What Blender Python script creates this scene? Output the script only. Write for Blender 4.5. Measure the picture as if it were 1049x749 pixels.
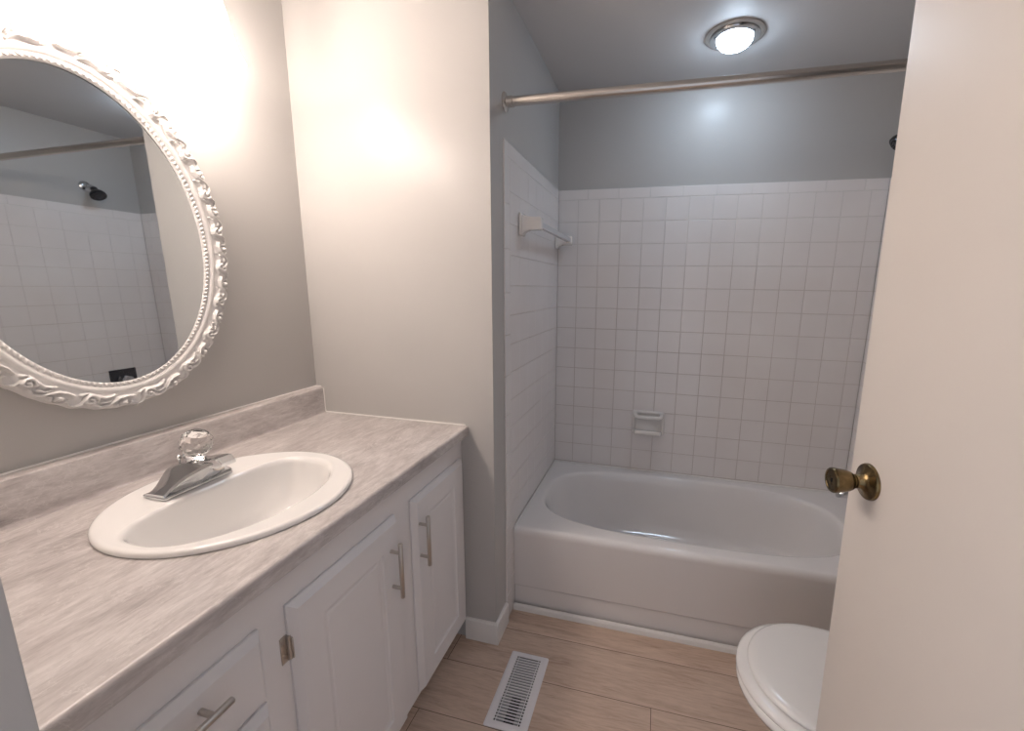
import bpy, bmesh, math, random
import numpy as np
from mathutils import Vector, Matrix
from math import sin, cos, pi, radians as rad
random.seed(4); rng = np.random.RandomState(7)
for o in list(bpy.data.objects): bpy.data.objects.remove(o)
SC = bpy.context.scene; COL = SC.collection

# ------------------------------------------------------------------ camera, world, exposure
W, H = 1049.0, 749.0
CAM = Vector((1.2844, -2.246, 1.3765)); YAW, PITCH, ROLL = 0.2396, -0.1848, 0.0154
FPX, U0, V0 = 432.3, 568.33, 374.52
fw = Vector((-sin(YAW)*cos(PITCH), cos(YAW)*cos(PITCH), sin(PITCH)))
rt = Vector((cos(YAW), sin(YAW), 0)); up = rt.cross(fw)
r2 = cos(ROLL)*rt + sin(ROLL)*up; u2 = -sin(ROLL)*rt + cos(ROLL)*up
cam = bpy.data.cameras.new('camera'); camo = bpy.data.objects.new('camera', cam); COL.objects.link(camo)
M = Matrix((r2, u2, -fw)).transposed().to_4x4(); M.translation = CAM
camo.matrix_world = M
cam.sensor_width = 36; cam.sensor_fit = 'HORIZONTAL'; cam.lens = FPX/W*36
cam.shift_x = (W/2-U0)/W; cam.shift_y = (V0-H/2)/W; cam.clip_start = 0.01
SC.camera = camo
world = bpy.data.worlds.new('hall_light'); SC.world = world; world.use_nodes = True
bg = world.node_tree.nodes['Background']
bg.inputs[0].default_value = (0.86, 0.89, 1.0, 1); bg.inputs[1].default_value = 0.70
SC.view_settings.view_transform = 'Standard'; SC.view_settings.look = 'None'
SC.view_settings.gamma = 1; SC.view_settings.exposure = 0.12; SC.view_settings.use_curve_mapping = False
VAN_SHADE = 39.0      # emission of the vanity shades
VAN_COL = (1.0, 0.860, 0.765)
CEIL_DOME = 54.0
CEIL_COL = (0.66, 0.82, 1.0)

# ------------------------------------------------------------------ dimensions
XA, XR, YT, ZR = 0.7437, 2.2261, -0.7164, 0.384     # tiled alcove: left, right, tub front, rim height
DX = 0.7377                                          # drywall face of the partition end
YW, YN = -0.9087, -2.133                             # partition front face, doorway wall
ZC, DC, ZTOP = 0.8798, 0.642, 2.33
P = 0.1095; Z0 = 1.8153; C0 = 0.1041; YE = YT-0.081

# ------------------------------------------------------------------ helpers
def link(o): COL.objects.link(o); return o
def tag(o, label=None, cat=None, group=None, kind=None):
    if label: o['label'] = label
    if cat: o['category'] = cat
    if group: o['group'] = group
    if kind: o['kind'] = kind
    return o
def thing(name, label, cat, loc=(0, 0, 0), group=None):
    o = link(bpy.data.objects.new(name, None)); o.location = loc; o.empty_display_size = 0.05
    return tag(o, label, cat, group)
def obj(name, bm, mat, parent=None, smooth=40, local=False, label=None):
    bmesh.ops.recalc_face_normals(bm, faces=bm.faces)
    me = bpy.data.meshes.new(name); bm.to_mesh(me); bm.free()
    me.materials.append(mat)
    if smooth:
        for p in me.polygons: p.use_smooth = True
        me.set_sharp_from_angle(angle=rad(smooth))
    o = link(bpy.data.objects.new(name, me))
    if parent is not None:
        o.parent = parent
        if not local:
            off = Vector(parent.location); q = parent.parent
            while q is not None: off = off + Vector(q.location); q = q.parent
            for v in me.vertices: v.co -= off
    if label: o['label'] = label
    return o
def struct(name, bm, mat, parent=None, smooth=40):
    o = obj(name, bm, mat, parent, smooth)
    if parent is None: o['kind'] = 'structure'
    return o
def NB(): return bmesh.new()
def box(bm, x0, x1, y0, y1, z0, z1, bev=0, seg=2):
    vs = [bm.verts.new((x, y, z)) for x in (x0, x1) for y in (y0, y1) for z in (z0, z1)]
    fs = [bm.faces.new([vs[i] for i in f]) for f in ((0,1,3,2),(4,6,7,5),(0,4,5,1),(2,3,7,6),(0,2,6,4),(1,5,7,3))]
    if bev:
        es = list({e for f in fs for e in f.edges})
        bmesh.ops.bevel(bm, geom=es, offset=bev, segments=seg, profile=0.5, affect='EDGES')
    return vs
def loft(bm, rings, cap0=False, cap1=False, closed=True):
    R = [[bm.verts.new(p) for p in r] for r in rings]
    n = len(R[0])
    for a, b in zip(R, R[1:]):
        for i in range(n if closed else n-1):
            j = (i+1) % n
            bm.faces.new((a[i], a[j], b[j], b[i]))
    if cap0: bm.faces.new(R[0][::-1])
    if cap1: bm.faces.new(R[-1])
    return R
def frame(axis):
    a = Vector(axis).normalized(); t = Vector((0, 0, 1)) if abs(a.z) < 0.9 else Vector((1, 0, 0))
    u = t.cross(a).normalized(); return a, u, a.cross(u)
def lathe(bm, prof, org, axis=(0, 0, 1), n=32, cap0=True, cap1=True):
    a, u, v = frame(axis); o = Vector(org)
    rings = [[o+a*h+(u*cos(2*pi*i/n)+v*sin(2*pi*i/n))*max(r, 1e-5) for i in range(n)] for r, h in prof]
    return loft(bm, rings, cap0, cap1)
def tube(bm, pts, r, n=12, cap=True):
    pts = [Vector(p) for p in pts]; rr = r if isinstance(r, (list, tuple)) else [r]*len(pts)
    rings = []; T0 = None
    for i, p in enumerate(pts):
        t = (pts[min(i+1, len(pts)-1)]-pts[max(i-1, 0)]).normalized()
        if T0 is None: a, u, v = frame(t)
        else:
            q = T0.rotation_difference(t); u = q @ u; v = q @ v
        T0 = t
        rings.append([p+(u*cos(2*pi*k/n)+v*sin(2*pi*k/n))*rr[i] for k in range(n)])
    loft(bm, rings, cap, cap)
def bez(p0, p1, p2, n=10):
    p0, p1, p2 = map(Vector, (p0, p1, p2))
    return [p0*(1-t)**2+p1*2*t*(1-t)+p2*t*t for t in [i/n for i in range(n+1)]]
def angs(n, extra=()):
    return sorted([2*pi*i/n for i in range(n)]+[e % (2*pi) for e in extra])
def rect_ring(A, c, x0, x1, y0, y1, z):
    out = []
    for a in A:
        dx, dy = cos(a), sin(a); t = 1e9
        if dx > 1e-9: t = min(t, (x1-c[0])/dx)
        if dx < -1e-9: t = min(t, (x0-c[0])/dx)
        if dy > 1e-9: t = min(t, (y1-c[1])/dy)
        if dy < -1e-9: t = min(t, (y0-c[1])/dy)
        out.append((c[0]+dx*t, c[1]+dy*t, z))
    return out
def rho(a, ap, am, bp, bm_, n):
    dx, dy = cos(a), sin(a); A = ap if dx > 0 else am; B = bp if dy > 0 else bm_
    nn = n if not isinstance(n, tuple) else (n[0] if dx > 0 else n[1])
    return (abs(dx/A)**nn+abs(dy/B)**nn)**(-1/nn)

# ------------------------------------------------------------------ materials
def mat(name, col=(0.8, 0.8, 0.8), rough=0.5, metal=0.0, spec=0.5, coat=0.0, trans=0.0, ior=1.5, emis=None, es=0, aniso=0, coat_rough=0.05):
    m = bpy.data.materials.new(name); m.use_nodes = True
    b = m.node_tree.nodes['Principled BSDF']
    b.inputs['Base Color'].default_value = (*col, 1); b.inputs['Roughness'].default_value = rough
    b.inputs['Metallic'].default_value = metal; b.inputs['Specular IOR Level'].default_value = spec
    b.inputs['Coat Weight'].default_value = coat; b.inputs['Coat Roughness'].default_value = coat_rough
    b.inputs['Transmission Weight'].default_value = trans; b.inputs['IOR'].default_value = ior
    b.inputs['Anisotropic'].default_value = aniso
    if emis: b.inputs['Emission Color'].default_value = (*emis, 1); b.inputs['Emission Strength'].default_value = es
    return m
class G:
    def __init__(s, m): s.t = m.node_tree; s.b = s.t.nodes['Principled BSDF']
    def n(s, typ, **k):
        nd = s.t.nodes.new(typ)
        for a, v in k.items():
            if a.startswith('_'): setattr(nd, a[1:], v)
            else: nd.inputs[a.replace('__', ' ')].default_value = v
        return nd
    def l(s, a, b): s.t.links.new(a, b)
    def coord(s, scale=(1, 1, 1), loc=(0, 0, 0), rot=(0, 0, 0)):
        c = s.n('ShaderNodeTexCoord'); mp = s.n('ShaderNodeMapping')
        mp.inputs['Scale'].default_value = scale; mp.inputs['Location'].default_value = loc; mp.inputs['Rotation'].default_value = rot
        s.l(c.outputs['Object'], mp.inputs[0]); return mp.outputs[0]
    def noise(s, vec, scale, detail=4, rough=0.5, dist=0):
        nd = s.n('ShaderNodeTexNoise'); nd.inputs['Scale'].default_value = scale; nd.inputs['Detail'].default_value = detail
        nd.inputs['Roughness'].default_value = rough; nd.inputs['Distortion'].default_value = dist
        s.l(vec, nd.inputs['Vector']); return nd.outputs['Fac']
    def ramp(s, fac, stops):
        r = s.n('ShaderNodeValToRGB'); e = r.color_ramp.elements
        while len(e) < len(stops): e.new(0.5)
        for el, (p, c) in zip(e, stops): el.position = p; el.color = (*c, 1) if len(c) == 3 else c
        s.l(fac, r.inputs[0]); return r.outputs[0]
    def mix(s, fac, a, b, mode='MIX'):
        x = s.n('ShaderNodeMix', _data_type='RGBA', _blend_type=mode)
        for sock, v in ((x.inputs[0], fac), (x.inputs[6], a), (x.inputs[7], b)):
            if hasattr(v, 'links'): s.l(v, sock)
            else: sock.default_value = v if not isinstance(v, tuple) or len(v) == 4 else (*v, 1)
        return x.outputs[2]
    def bump(s, fac, strength=0.1, dist=0.001):
        b = s.n('ShaderNodeBump'); b.inputs['Strength'].default_value = strength; b.inputs['Distance'].default_value = dist
        s.l(fac, b.inputs['Height']); s.l(b.outputs[0], s.b.inputs['Normal'])

def paint(name, col, rough, bump=0.12, scale=260):
    m = mat(name, col, rough); g = G(m); v = g.coord()
    f = g.noise(v, scale, 3, 0.6); g.bump(f, bump, 0.0006)
    c = g.ramp(g.noise(v, 2.0, 3), [(0.3, tuple(x*0.97 for x in col)), (0.7, tuple(min(1, x*1.02) for x in col))])
    g.l(c, g.b.inputs['Base Color']); return m
M_wall = paint('greige_wall_paint', (0.50, 0.485, 0.470), 0.31)
M_wall.node_tree.nodes['Principled BSDF'].inputs['Specular IOR Level'].default_value = 0.24
M_ceil = paint('ceiling_paint', (0.66, 0.65, 0.65), 0.55, 0.25, 120)
M_door = paint('door_paint', (0.78, 0.725, 0.675), 0.50, 0.10, 180)
M_trim = paint('white_trim_paint', (0.80, 0.78, 0.76), 0.32, 0.05)
M_cab = paint('white_cabinet_paint', (0.79, 0.765, 0.765), 0.34, 0.06, 200)
M_tub = mat('tub_enamel', (0.80, 0.775, 0.765), 0.14, spec=0.5, coat=0.4)
M_china = mat('white_china', (0.86, 0.845, 0.83), 0.10, coat=0.5)
M_seat = mat('seat_plastic', (0.84, 0.82, 0.80), 0.18, coat=0.2)
M_cer = mat('accessory_ceramic', (0.80, 0.765, 0.735), 0.13, coat=0.4)
M_chrome = mat('chrome', (0.64, 0.65, 0.66), 0.07, 1.0)
M_chrome2 = mat('brownish_chrome', (0.62, 0.58, 0.54), 0.26, 1.0)
M_nickel = mat('brushed_nickel', (0.56, 0.52, 0.48), 0.32, 1.0, aniso=0.4)
M_nick2 = mat('satin_nickel_fitting', (0.46, 0.40, 0.36), 0.45, 0.8)
M_dark = mat('duct_shade', (0.02, 0.02, 0.02), 0.6)
M_black = mat('black_rubber', (0.015, 0.015, 0.017), 0.25)
M_dkchrome = mat('dark_toned_chrome', (0.10, 0.10, 0.11), 0.12, 0.9)
M_mirror = mat('mirror_silver', (0.80, 0.83, 0.84), 0.015, 1.0)
M_acry = mat('clear_acrylic', (1, 0.99, 0.98), 0.02, trans=1.0, ior=1.49)
M_vent = mat('vent_enamel', (0.78, 0.76, 0.78), 0.3)
M_bar = mat('clear_plastic_bar', (0.62, 0.62, 0.64), 0.15, coat=0.3)
M_white = mat('mirror_frame_white', (0.74, 0.72, 0.705), 0.38)
M_caulk = mat('white_caulk', (0.82, 0.80, 0.77), 0.4)
M_shade = mat('lit_frosted_glass', (0.30, 0.29, 0.28), 0.3, emis=VAN_COL, es=VAN_SHADE)
M_dome = mat('lit_dome_glass', (0.9, 0.9, 0.9), 0.3, emis=CEIL_COL, es=CEIL_DOME)
def m_brass():
    m = mat('antique_brass', (0.30, 0.20, 0.09), 0.26, 1.0); g = G(m); v = g.coord()
    c = g.ramp(g.noise(v, 45, 5, 0.6), [(0.3, (0.075, 0.055, 0.030)), (0.55, (0.21, 0.15, 0.075)), (0.8, (0.38, 0.28, 0.14))])
    g.l(c, g.b.inputs['Base Color']); return m
M_brass = m_brass()
def m_tile():
    m = mat('glazed_tile', (0.74, 0.715, 0.705), 0.20, coat=0.12); g = G(m)
    v = g.coord(); c = g.ramp(g.noise(v, 3.2, 3), [(0.35, (0.785, 0.745, 0.73)), (0.7, (0.82, 0.79, 0.78))])
    g.l(c, g.b.inputs['Base Color']); g.bump(g.noise(v, 22, 2), 0.05, 0.001); return m
M_tile = m_tile()
def m_grout():
    m = mat('grout', (0.5, 0.45, 0.42), 0.8); g = G(m); v = g.coord()
    f = g.noise(v, 1.6, 4, 0.6, 0.3)
    dirty = g.ramp(f, [(0.38, (0.53, 0.47, 0.44)), (0.62, (0.65, 0.60, 0.57))])
    sep = g.n('ShaderNodeSeparateXYZ'); g.l(v, sep.inputs[0])
    mr = g.n('ShaderNodeMapRange'); mr.inputs['From Min'].default_value = 1.35; mr.inputs['From Max'].default_value = 1.85
    g.l(sep.outputs[2], mr.inputs[0])
    g.l(g.mix(mr.outputs[0], dirty, (0.70, 0.68, 0.66)), g.b.inputs['Base Color']); return m     # the soap-stained lower grout is browner
M_grout = m_grout()
def m_laminate():
    m = mat('marble_laminate', rough=0.28); g = G(m)
    v = g.coord(scale=(1.0, 0.20, 1.0))
    w = g.coord(scale=(1.0, 0.45, 1.0))
    streak = g.noise(v, 44, 10, 0.70, 1.2); fine = g.noise(v, 90, 6, 0.75, 0.4); blotch = g.noise(w, 6.5, 8, 0.66, 1.6)
    c1 = g.ramp(streak, [(0.34, (0.38, 0.345, 0.34)), (0.46, (0.50, 0.46, 0.45)), (0.55, (0.60, 0.56, 0.545)), (0.66, (0.76, 0.73, 0.715))])
    c2 = g.ramp(blotch, [(0.34, (0.20, 0.172, 0.165)), (0.46, (0.43, 0.39, 0.38)), (0.56, (0.57, 0.53, 0.515)), (0.68, (0.74, 0.705, 0.69))])
    c = g.mix(0.56, c1, c2)
    c = g.mix(0.32, c, g.ramp(fine, [(0.38, (0.32, 0.285, 0.28)), (0.60, (0.69, 0.655, 0.64))]))
    vein = g.ramp(g.noise(w, 8, 8, 0.62, 2.4), [(0.488, (0, 0, 0)), (0.5, (1, 1, 1)), (0.512, (0, 0, 0))])
    vf = g.n('ShaderNodeMath', _operation='MULTIPLY'); g.l(vein, vf.inputs[0]); vf.inputs[1].default_value = 0.40
    c = g.mix(vf.outputs[0], c, (0.76, 0.73, 0.71))
    g.l(c, g.b.inputs['Base Color']); return m
M_lam = m_laminate()
def m_floor():
    m = mat('oak_vinyl_plank', rough=0.38); g = G(m)
    v = g.coord(loc=(-0.59, 0.8313+0.388, 0))
    br = g.n('ShaderNodeTexBrick'); br.offset = 0.39; br.offset_frequency = 3; br.squash = 1
    br.inputs['Scale'].default_value = 1; br.inputs['Brick Width'].default_value = 1.22; br.inputs['Row Height'].default_value = 0.194
    br.inputs['Mortar Size'].default_value = 0.0013; br.inputs['Mortar Smooth'].default_value = 0.4; br.inputs['Bias'].default_value = 0
    br.inputs['Color1'].default_value = (0, 0, 0, 1); br.inputs['Color2'].default_value = (1, 1, 1, 1); br.inputs['Mortar'].default_value = (0.5, 0.5, 0.5, 1)
    g.l(v, br.inputs['Vector'])
    off = g.n('ShaderNodeVectorMath', _operation='MULTIPLY_ADD'); g.l(br.outputs['Color'], off.inputs[0])
    off.inputs[1].default_value = (7.3, 3.1, 5.7)
    st = g.n('ShaderNodeMapping'); st.inputs['Scale'].default_value = (0.11, 1.0, 1.0); g.l(v, st.inputs[0]); g.l(st.outputs[0], off.inputs[2])
    grain = g.noise(off.outputs[0], 42, 8, 0.65, 1.1); broad = g.noise(off.outputs[0], 9, 4, 0.55, 2.4); pore = g.noise(off.outputs[0], 170, 3, 0.6)
    c = g.ramp(grain, [(0.30, (0.29, 0.205, 0.155)), (0.48, (0.51, 0.405, 0.335)), (0.72, (0.62, 0.52, 0.44))])
    c = g.mix(0.40, c, g.ramp(broad, [(0.3, (0.37, 0.275, 0.215)), (0.5, (0.51, 0.41, 0.34)), (0.7, (0.63, 0.53, 0.45))]))
    c = g.mix(0.25, c, g.ramp(pore, [(0.35, (0.34, 0.26, 0.205)), (0.6, (0.60, 0.50, 0.43))]))
    tone = g.ramp(br.outputs['Color'], [(0, (1.06, 1.00, 0.955)), (1, (1.20, 1.13, 1.07))])
    c = g.mix(1.0, c, tone, 'MULTIPLY')
    c = g.mix(br.outputs['Fac'], c, (0.10, 0.065, 0.045))
    g.l(c, g.b.inputs['Base Color']); g.bump(grain, 0.12, 0.0006); return m
M_floor = m_floor()

# ------------------------------------------------------------------ room shell
b = NB(); box(b, -0.1, 2.35, -2.9, 0.12, -0.10, 0.0); struct('floor', b, M_floor)
b = NB(); box(b, -0.1, 2.35, YN-0.12, 0.12, ZTOP, ZTOP+0.1); struct('ceiling', b, M_ceil)
b = NB(); box(b, -0.1, 0.0, YN-0.12, YW, 0, ZTOP); struct('wall_left', b, M_wall)
b = NB(); box(b, -0.1, DX, YW, 0.10, 0, ZTOP); struct('wall_partition', b, M_wall)
WB = b = NB(); box(b, DX, XR+0.008, 0.008, 0.10, 0, ZTOP); WB = struct('wall_back', b, M_wall)
b = NB(); box(b, XR+0.008, XR+0.1, YN-0.12, 0.10, 0, ZTOP); WRt = struct('wall_right', b, M_wall)
b = NB()
box(b, 0.0, 0.955, YN-0.12, YN, 0, ZTOP); box(b, 1.785, XR+0.008, YN-0.12, YN, 0, ZTOP); box(b, 0.955, 1.785, YN-0.12, YN, 2.06, ZTOP)
struct('wall_doorway', b, M_wall)
b = NB()     # jamb lining of the doorway
box(b, 0.955, 0.973, YN-0.125, YN+0.004, 0, 2.06, 0.002); box(b, 1.767, 1.785, YN-0.125, YN+0.004, 0, 2.06, 0.002); box(b, 0.973, 1.767, YN-0.125, YN+0.004, 2.042, 2.06, 0.002)
struct('trim_1', b, M_wall)

def tiles(name, org, U, V, Nn, cols, rows, parent, th=0.008, extra=(), wav=0.0007, gu=0.0013):
    """individually bevelled glazed tiles in one mesh, on a sheet of grout"""
    U, V, Nn, org = Vector(U), Vector(V), Vector(Nn), Vector(org)
    b = NB(); gp = 0.0013; rects = [(u0, u1, v0, v1) for (u0, u1) in cols for (v0, v1) in rows]+list(extra)
    for (u0, u1, v0, v1) in rects:
        u0 += gu; u1 -= gu; v0 += gp; v1 -= gp
        if u1-u0 < 0.004 or v1-v0 < 0.004: continue
        tu, tv = rng.uniform(-wav, wav, 2); cu, cv = (u0+u1)/2, (v0+v1)/2
        def pt(u, v, h): return org+U*u+V*v+Nn*(h+(u-cu)*tu+(v-cv)*tv-th)
        rings = []
        for ins, h in ((0, 0.001), (0, th-0.0013), (0.0004, th-0.0004), (0.0012, th)):
            iu = ins*gu/0.0013
            rings.append([pt(u0+iu, v0+ins, h), pt(u1-iu, v0+ins, h), pt(u1-iu, v1-ins, h), pt(u0+iu, v1-ins, h)])
        loft(b, rings, False, True)
    t = obj(name, b, M_tile, parent, 0)
    return t
def grout(org, U, V, Nn, rects, parent):
    U, V, Nn, org = Vector(U), Vector(V), Vector(Nn), Vector(org); b = NB()
    for (u0, u1, v0, v1) in rects:
        lo = [org+U*u+V*v-Nn*0.0079 for u, v in ((u0, v0), (u1, v0), (u1, v1), (u0, v1))]
        hi = [org+U*u+V*v-Nn*0.0016 for u, v in ((u0, v0), (u1, v0), (u1, v1), (u0, v1))]
        loft(b, [lo, hi], True, True)
    return obj('tile_grout', b, M_grout, parent, 0)
rows = [(Z0-(k+1)*P, Z0-k*P) for k in range(13)]
zb = Z0-13*P
cols = [(0, C0)]+[(C0+i*P, C0+(i+1)*P) for i in range(12)]+[(C0+12*P, XR-XA)]
cap = []; u = 0
while u < XR-XA-0.01:
    cap.append((u, min(u+0.1545, XR-XA), Z0, Z0+0.050)); u += 0.1545
tiles('wall_tile', (XA, 0, 0), (1, 0, 0), (0, 0, 1), (0, -1, 0), cols, rows, WB, extra=cap)
grout((XA, 0, 0), (1, 0, 0), (0, 0, 1), (0, -1, 0), [(0, XR-XA, zb-0.02, Z0+0.0495)], WB)
# side walls of the alcove, distance measured from the back wall
D = -YE; sc = [(0.0, 0.085)]; u = 0.085
while u < D-0.0501-1e-3:
    sc.append((u, min(u+P, D-0.05))); u += P
scap = []; u = 0.0
while u < D-0.01: scap.append((u, min(u+0.1545, D), Z0, Z0+0.05)); u += 0.1545
edge = [(D-0.05, D, Z0-(k+1)*0.1545, Z0-k*0.1545) for k in range(11)]+[(D-0.05, D, 0.003, Z0-11*0.1545)]
low = [(-YT-0.020, D-0.05, 0.003, 0.17), (-YT-0.020, D-0.05, 0.17, 0.28), (-YT-0.020, D-0.05, 0.28, zb)]
WP = bpy.data.objects['wall_partition']
for (x, n, par) in ((XA, 1, WP), (XR, -1, WRt)):
    tiles('wall_tile', (x, 0, 0), (0, -1, 0), (0, 0, 1), (n, 0, 0), sc, rows, par, th=0.006 if n > 0 else 0.008, extra=scap+edge+low, wav=0.0005, gu=0.0004)
    g_ = 0.0058 if n > 0 else 0.0078
    b = NB(); x0, x1 = (x-g_, x-0.0016) if n > 0 else (x+0.0016, x+g_)
    box(b, x0, x1, YE+0.0008, 0.0, zb-0.02, Z0+0.0495); box(b, x0, x1, YE+0.0008, YT+0.019, 0.001, zb-0.02)
    obj('tile_grout', b, M_grout, par, 0)

# baseboards and floor trims
def prof_strip(b, pts, p0, p1):
    """pts: (out, z) profile, extruded from p0 to p1; out measured along the left normal"""
    p0, p1 = Vector(p0), Vector(p1); d = (p1-p0).normalized(); nrm = Vector((d.y, -d.x, 0))
    loft(b, [[p0+nrm*o+Vector((0, 0, z)) for o, z in pts], [p1+nrm*o+Vector((0, 0, z)) for o, z in pts]], True, True)
BP = [(0, 0), (0.013, 0), (0.013, 0.076), (0.011, 0.084), (0.006, 0.0885), (0, 0.0895)]
b = NB()
x_c = DX+0.013; y_c = YW-0.013
ringset = []
for (px, py, ox, oy) in ((0.615, YW, 0, -1), (DX, YW, 1, -1), (DX, YE-0.0005, 1, 0)):
    ringset.append([(px+ox*o, py+oy*o, z) for o, z in BP])
loft(b, ringset, True, True); struct('baseboard_partition', b, M_trim, smooth=25)
b = NB(); prof_strip(b, [(0, 0), (0.012, 0), (0.012, 0.006), (0.009, 0.018), (0.003, 0.025), (0, 0.026)], (XA+0.002, YT-0.0005, 0), (XR-0.002, YT-0.0005, 0))
struct('trim_2', b, M_trim, smooth=25)
b = NB(); prof_strip(b, BP, (XR+0.008, YE-0.002, 0), (XR+0.008, YN, 0)); struct('baseboard_right', b, M_trim, smooth=25)

# ------------------------------------------------------------------ bathtub
tub = thing('bathtub', 'white enamelled bathtub with a plain apron, set in the tiled alcove', 'bathtub', ((XA+XR)/2, YT/2, 0))
tx0, tx1, ty0, ty1 = XA+0.001, XR-0.001, YT, -0.001
cc = (1.455, -0.350)
cor = [math.atan2(y-cc[1], x-cc[0]) for x in (tx0, tx1) for y in (ty0, ty1)]
A = angs(120, cor)
def trect(i, z, fi=None):
    f = i if fi is None else fi
    return [(x, max(y, ty0+f), z_) for x, y, z_ in rect_ring(A, cc, tx0, tx1, ty0, ty1, z)]
def topen(am, ap, bp, bn, n, z, cx=cc[0], cy=cc[1]):
    out = []
    for a in A:
        r = rho(a, ap, am, bp, bn, n); out.append((cx+cos(a)*r, cy+sin(a)*r, z))
    return out
rings = [trect(0.016, 0.0), trect(0.016, 0.098), trect(0.0155, 0.102), trect(0.009, 0.108), trect(0.008, 0.112), trect(0.004, 0.335), trect(0.0005, 0.350), trect(0.0, 0.362),
         trect(0.002, 0.372), trect(0.007, 0.380), trect(0.015, 0.3838), trect(0.022, 0.3845),
         topen(0.676, 0.662, 0.305, 0.305, 3.0, 0.3845), topen(0.668, 0.655, 0.298, 0.297, 3.0, 0.3830), topen(0.660, 0.648, 0.292, 0.291, 3.0, 0.378),
         topen(0.653, 0.642, 0.287, 0.285, 3.0, 0.368), topen(0.640, 0.634, 0.279, 0.276, 3.0, 0.335), topen(0.612, 0.625, 0.268, 0.264, 3.0, 0.27),
         topen(0.565, 0.612, 0.256, 0.252, 2.9, 0.19), topen(0.515, 0.598, 0.243, 0.240, 2.8, 0.13), topen(0.465, 0.575, 0.225, 0.222, 2.7, 0.098),
         topen(0.40, 0.53, 0.190, 0.188, 2.6, 0.082), topen(0.25, 0.36, 0.12, 0.12, 2.4, 0.074), topen(0.10, 0.16, 0.05, 0.05, 2, 0.071)]
b = NB(); loft(b, rings, False, True); obj('tub_shell', b, M_tub, tub, 50)
b = NB(); lathe(b, [(0.036, 0), (0.036, 0.004), (0.030, 0.009), (0.010, 0.011), (0.001, 0.011)], (2.092, -0.35, 0.27), (-1, 0, 0.06), 28); ovp = obj('overflow_plate', b, M_chrome, tub)
b = NB(); lathe(b, [(0.035, 0), (0.035, 0.004), (0.022, 0.006), (0.020, 0.001), (0.001, 0.001)], (1.90, -0.35, 0.0735), (0, 0, 1), 28); obj('drain', b, M_chrome, tub)
b = NB(); tube(b, [(XA+0.004, -0.004, 0.3865), (XR-0.004, -0.004, 0.3865)], 0.0045, 8)
tube(b, [(XA+0.004, -0.004, 0.3865), (XA+0.004, YT+0.012, 0.3865)], 0.0035, 8); obj('caulk_bead', b, M_caulk, tub)

# ------------------------------------------------------------------ shower fittings
rod = thing('shower_curtain_rod', 'long round metal curtain rod across the front of the tub alcove', 'curtain rod', (DX, -0.776, 1.984))
b = NB(); tube(b, [(DX+0.010, -0.776, 1.984), (XR-0.004, -0.776, 1.984)], 0.0152, 24); obj('rod', b, M_chrome2, rod)
for (x, s) in ((DX+0.0005, 1), (XR+0.0075, -1)):
    b = NB(); lathe(b, [(0.031, 0), (0.031, 0.002), (0.027, 0.006), (0.018, 0.009), (0.0175, 0.012), (0.0175, 0.030), (0.0153, 0.031)], (x, -0.776, 1.984), (s, 0, 0), 28)
    obj('rod_flange', b, M_chrome2, rod)
SY = -0.268
sh = thing('shower', 'black-faced shower head on a bent chrome arm, high on the right alcove wall', 'shower head', (XR+0.008, SY, 1.985))
b = NB(); lathe(b, [(0.030, 0), (0.029, 0.004), (0.020, 0.010), (0.012, 0.012)], (XR+0.0075, SY, 1.985), (-1, 0, 0), 28); obj('wall_flange', b, M_chrome, sh)
b = NB(); tube(b, [(XR+0.006, SY, 1.985), (XR-0.035, SY, 1.983)]+bez((XR-0.040, SY, 1.983), (XR-0.055, SY, 1.982), (XR-0.066, SY, 1.966), 8), 0.0095, 16); obj('arm', b, M_chrome, sh)
ax = Vector((-0.62, -0.06, -0.78)).normalized(); o = Vector((XR-0.064, SY, 1.969))
b = NB(); lathe(b, [(0.010, 0), (0.0165, 0.002), (0.0165, 0.012), (0.013, 0.020), (0.022, 0.030), (0.033, 0.040), (0.0385, 0.052), (0.0385, 0.062), (0.034, 0.064)], o, ax, 32)
hd = obj('spray_head', b, M_black, sh)
b = NB(); lathe(b, [(0.034, 0.0635), (0.033, 0.066), (0.020, 0.067), (0.018, 0.0655), (0.016, 0.067), (0.001, 0.068)], o, ax, 32); obj('spray_face', b, M_dkchrome, hd)
b = NB()
for i in range(16):
    a_, u_, v_ = frame(ax); q = o+ax*0.0665+(u_*cos(i*pi/8)+v_*sin(i*pi/8))*0.026
    lathe(b, [(0.0022, 0), (0.0016, 0.003)], q, ax, 8)
obj('nozzle_ring', b, M_black, hd)

sv = thing('shower_valve', 'square chrome shower valve plate coloured like a dark reflection, with a lever handle on the right alcove wall', 'shower valve', (XR, -0.262, 0.735))
b = NB(); box(b, XR-0.008, XR-0.0005, -0.335, -0.189, 0.700, 0.838, 0.004, 3); obj('escutcheon', b, M_dkchrome, sv)  # chrome plate with its dark reflection put into the base colour
b = NB(); lathe(b, [(0.030, 0.0), (0.030, 0.03), (0.024, 0.045), (0.022, 0.055), (0.001, 0.057)], (XR-0.007, -0.262, 0.770), (-1, 0, 0), 28); obj('hub', b, M_chrome, sv)
b = NB(); tube(b, [(XR-0.048, -0.262, 0.770), (XR-0.060, -0.262, 0.735), (XR-0.066, -0.262, 0.700)], [0.010, 0.008, 0.009], 14); obj('lever', b, M_chrome, sv)

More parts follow.
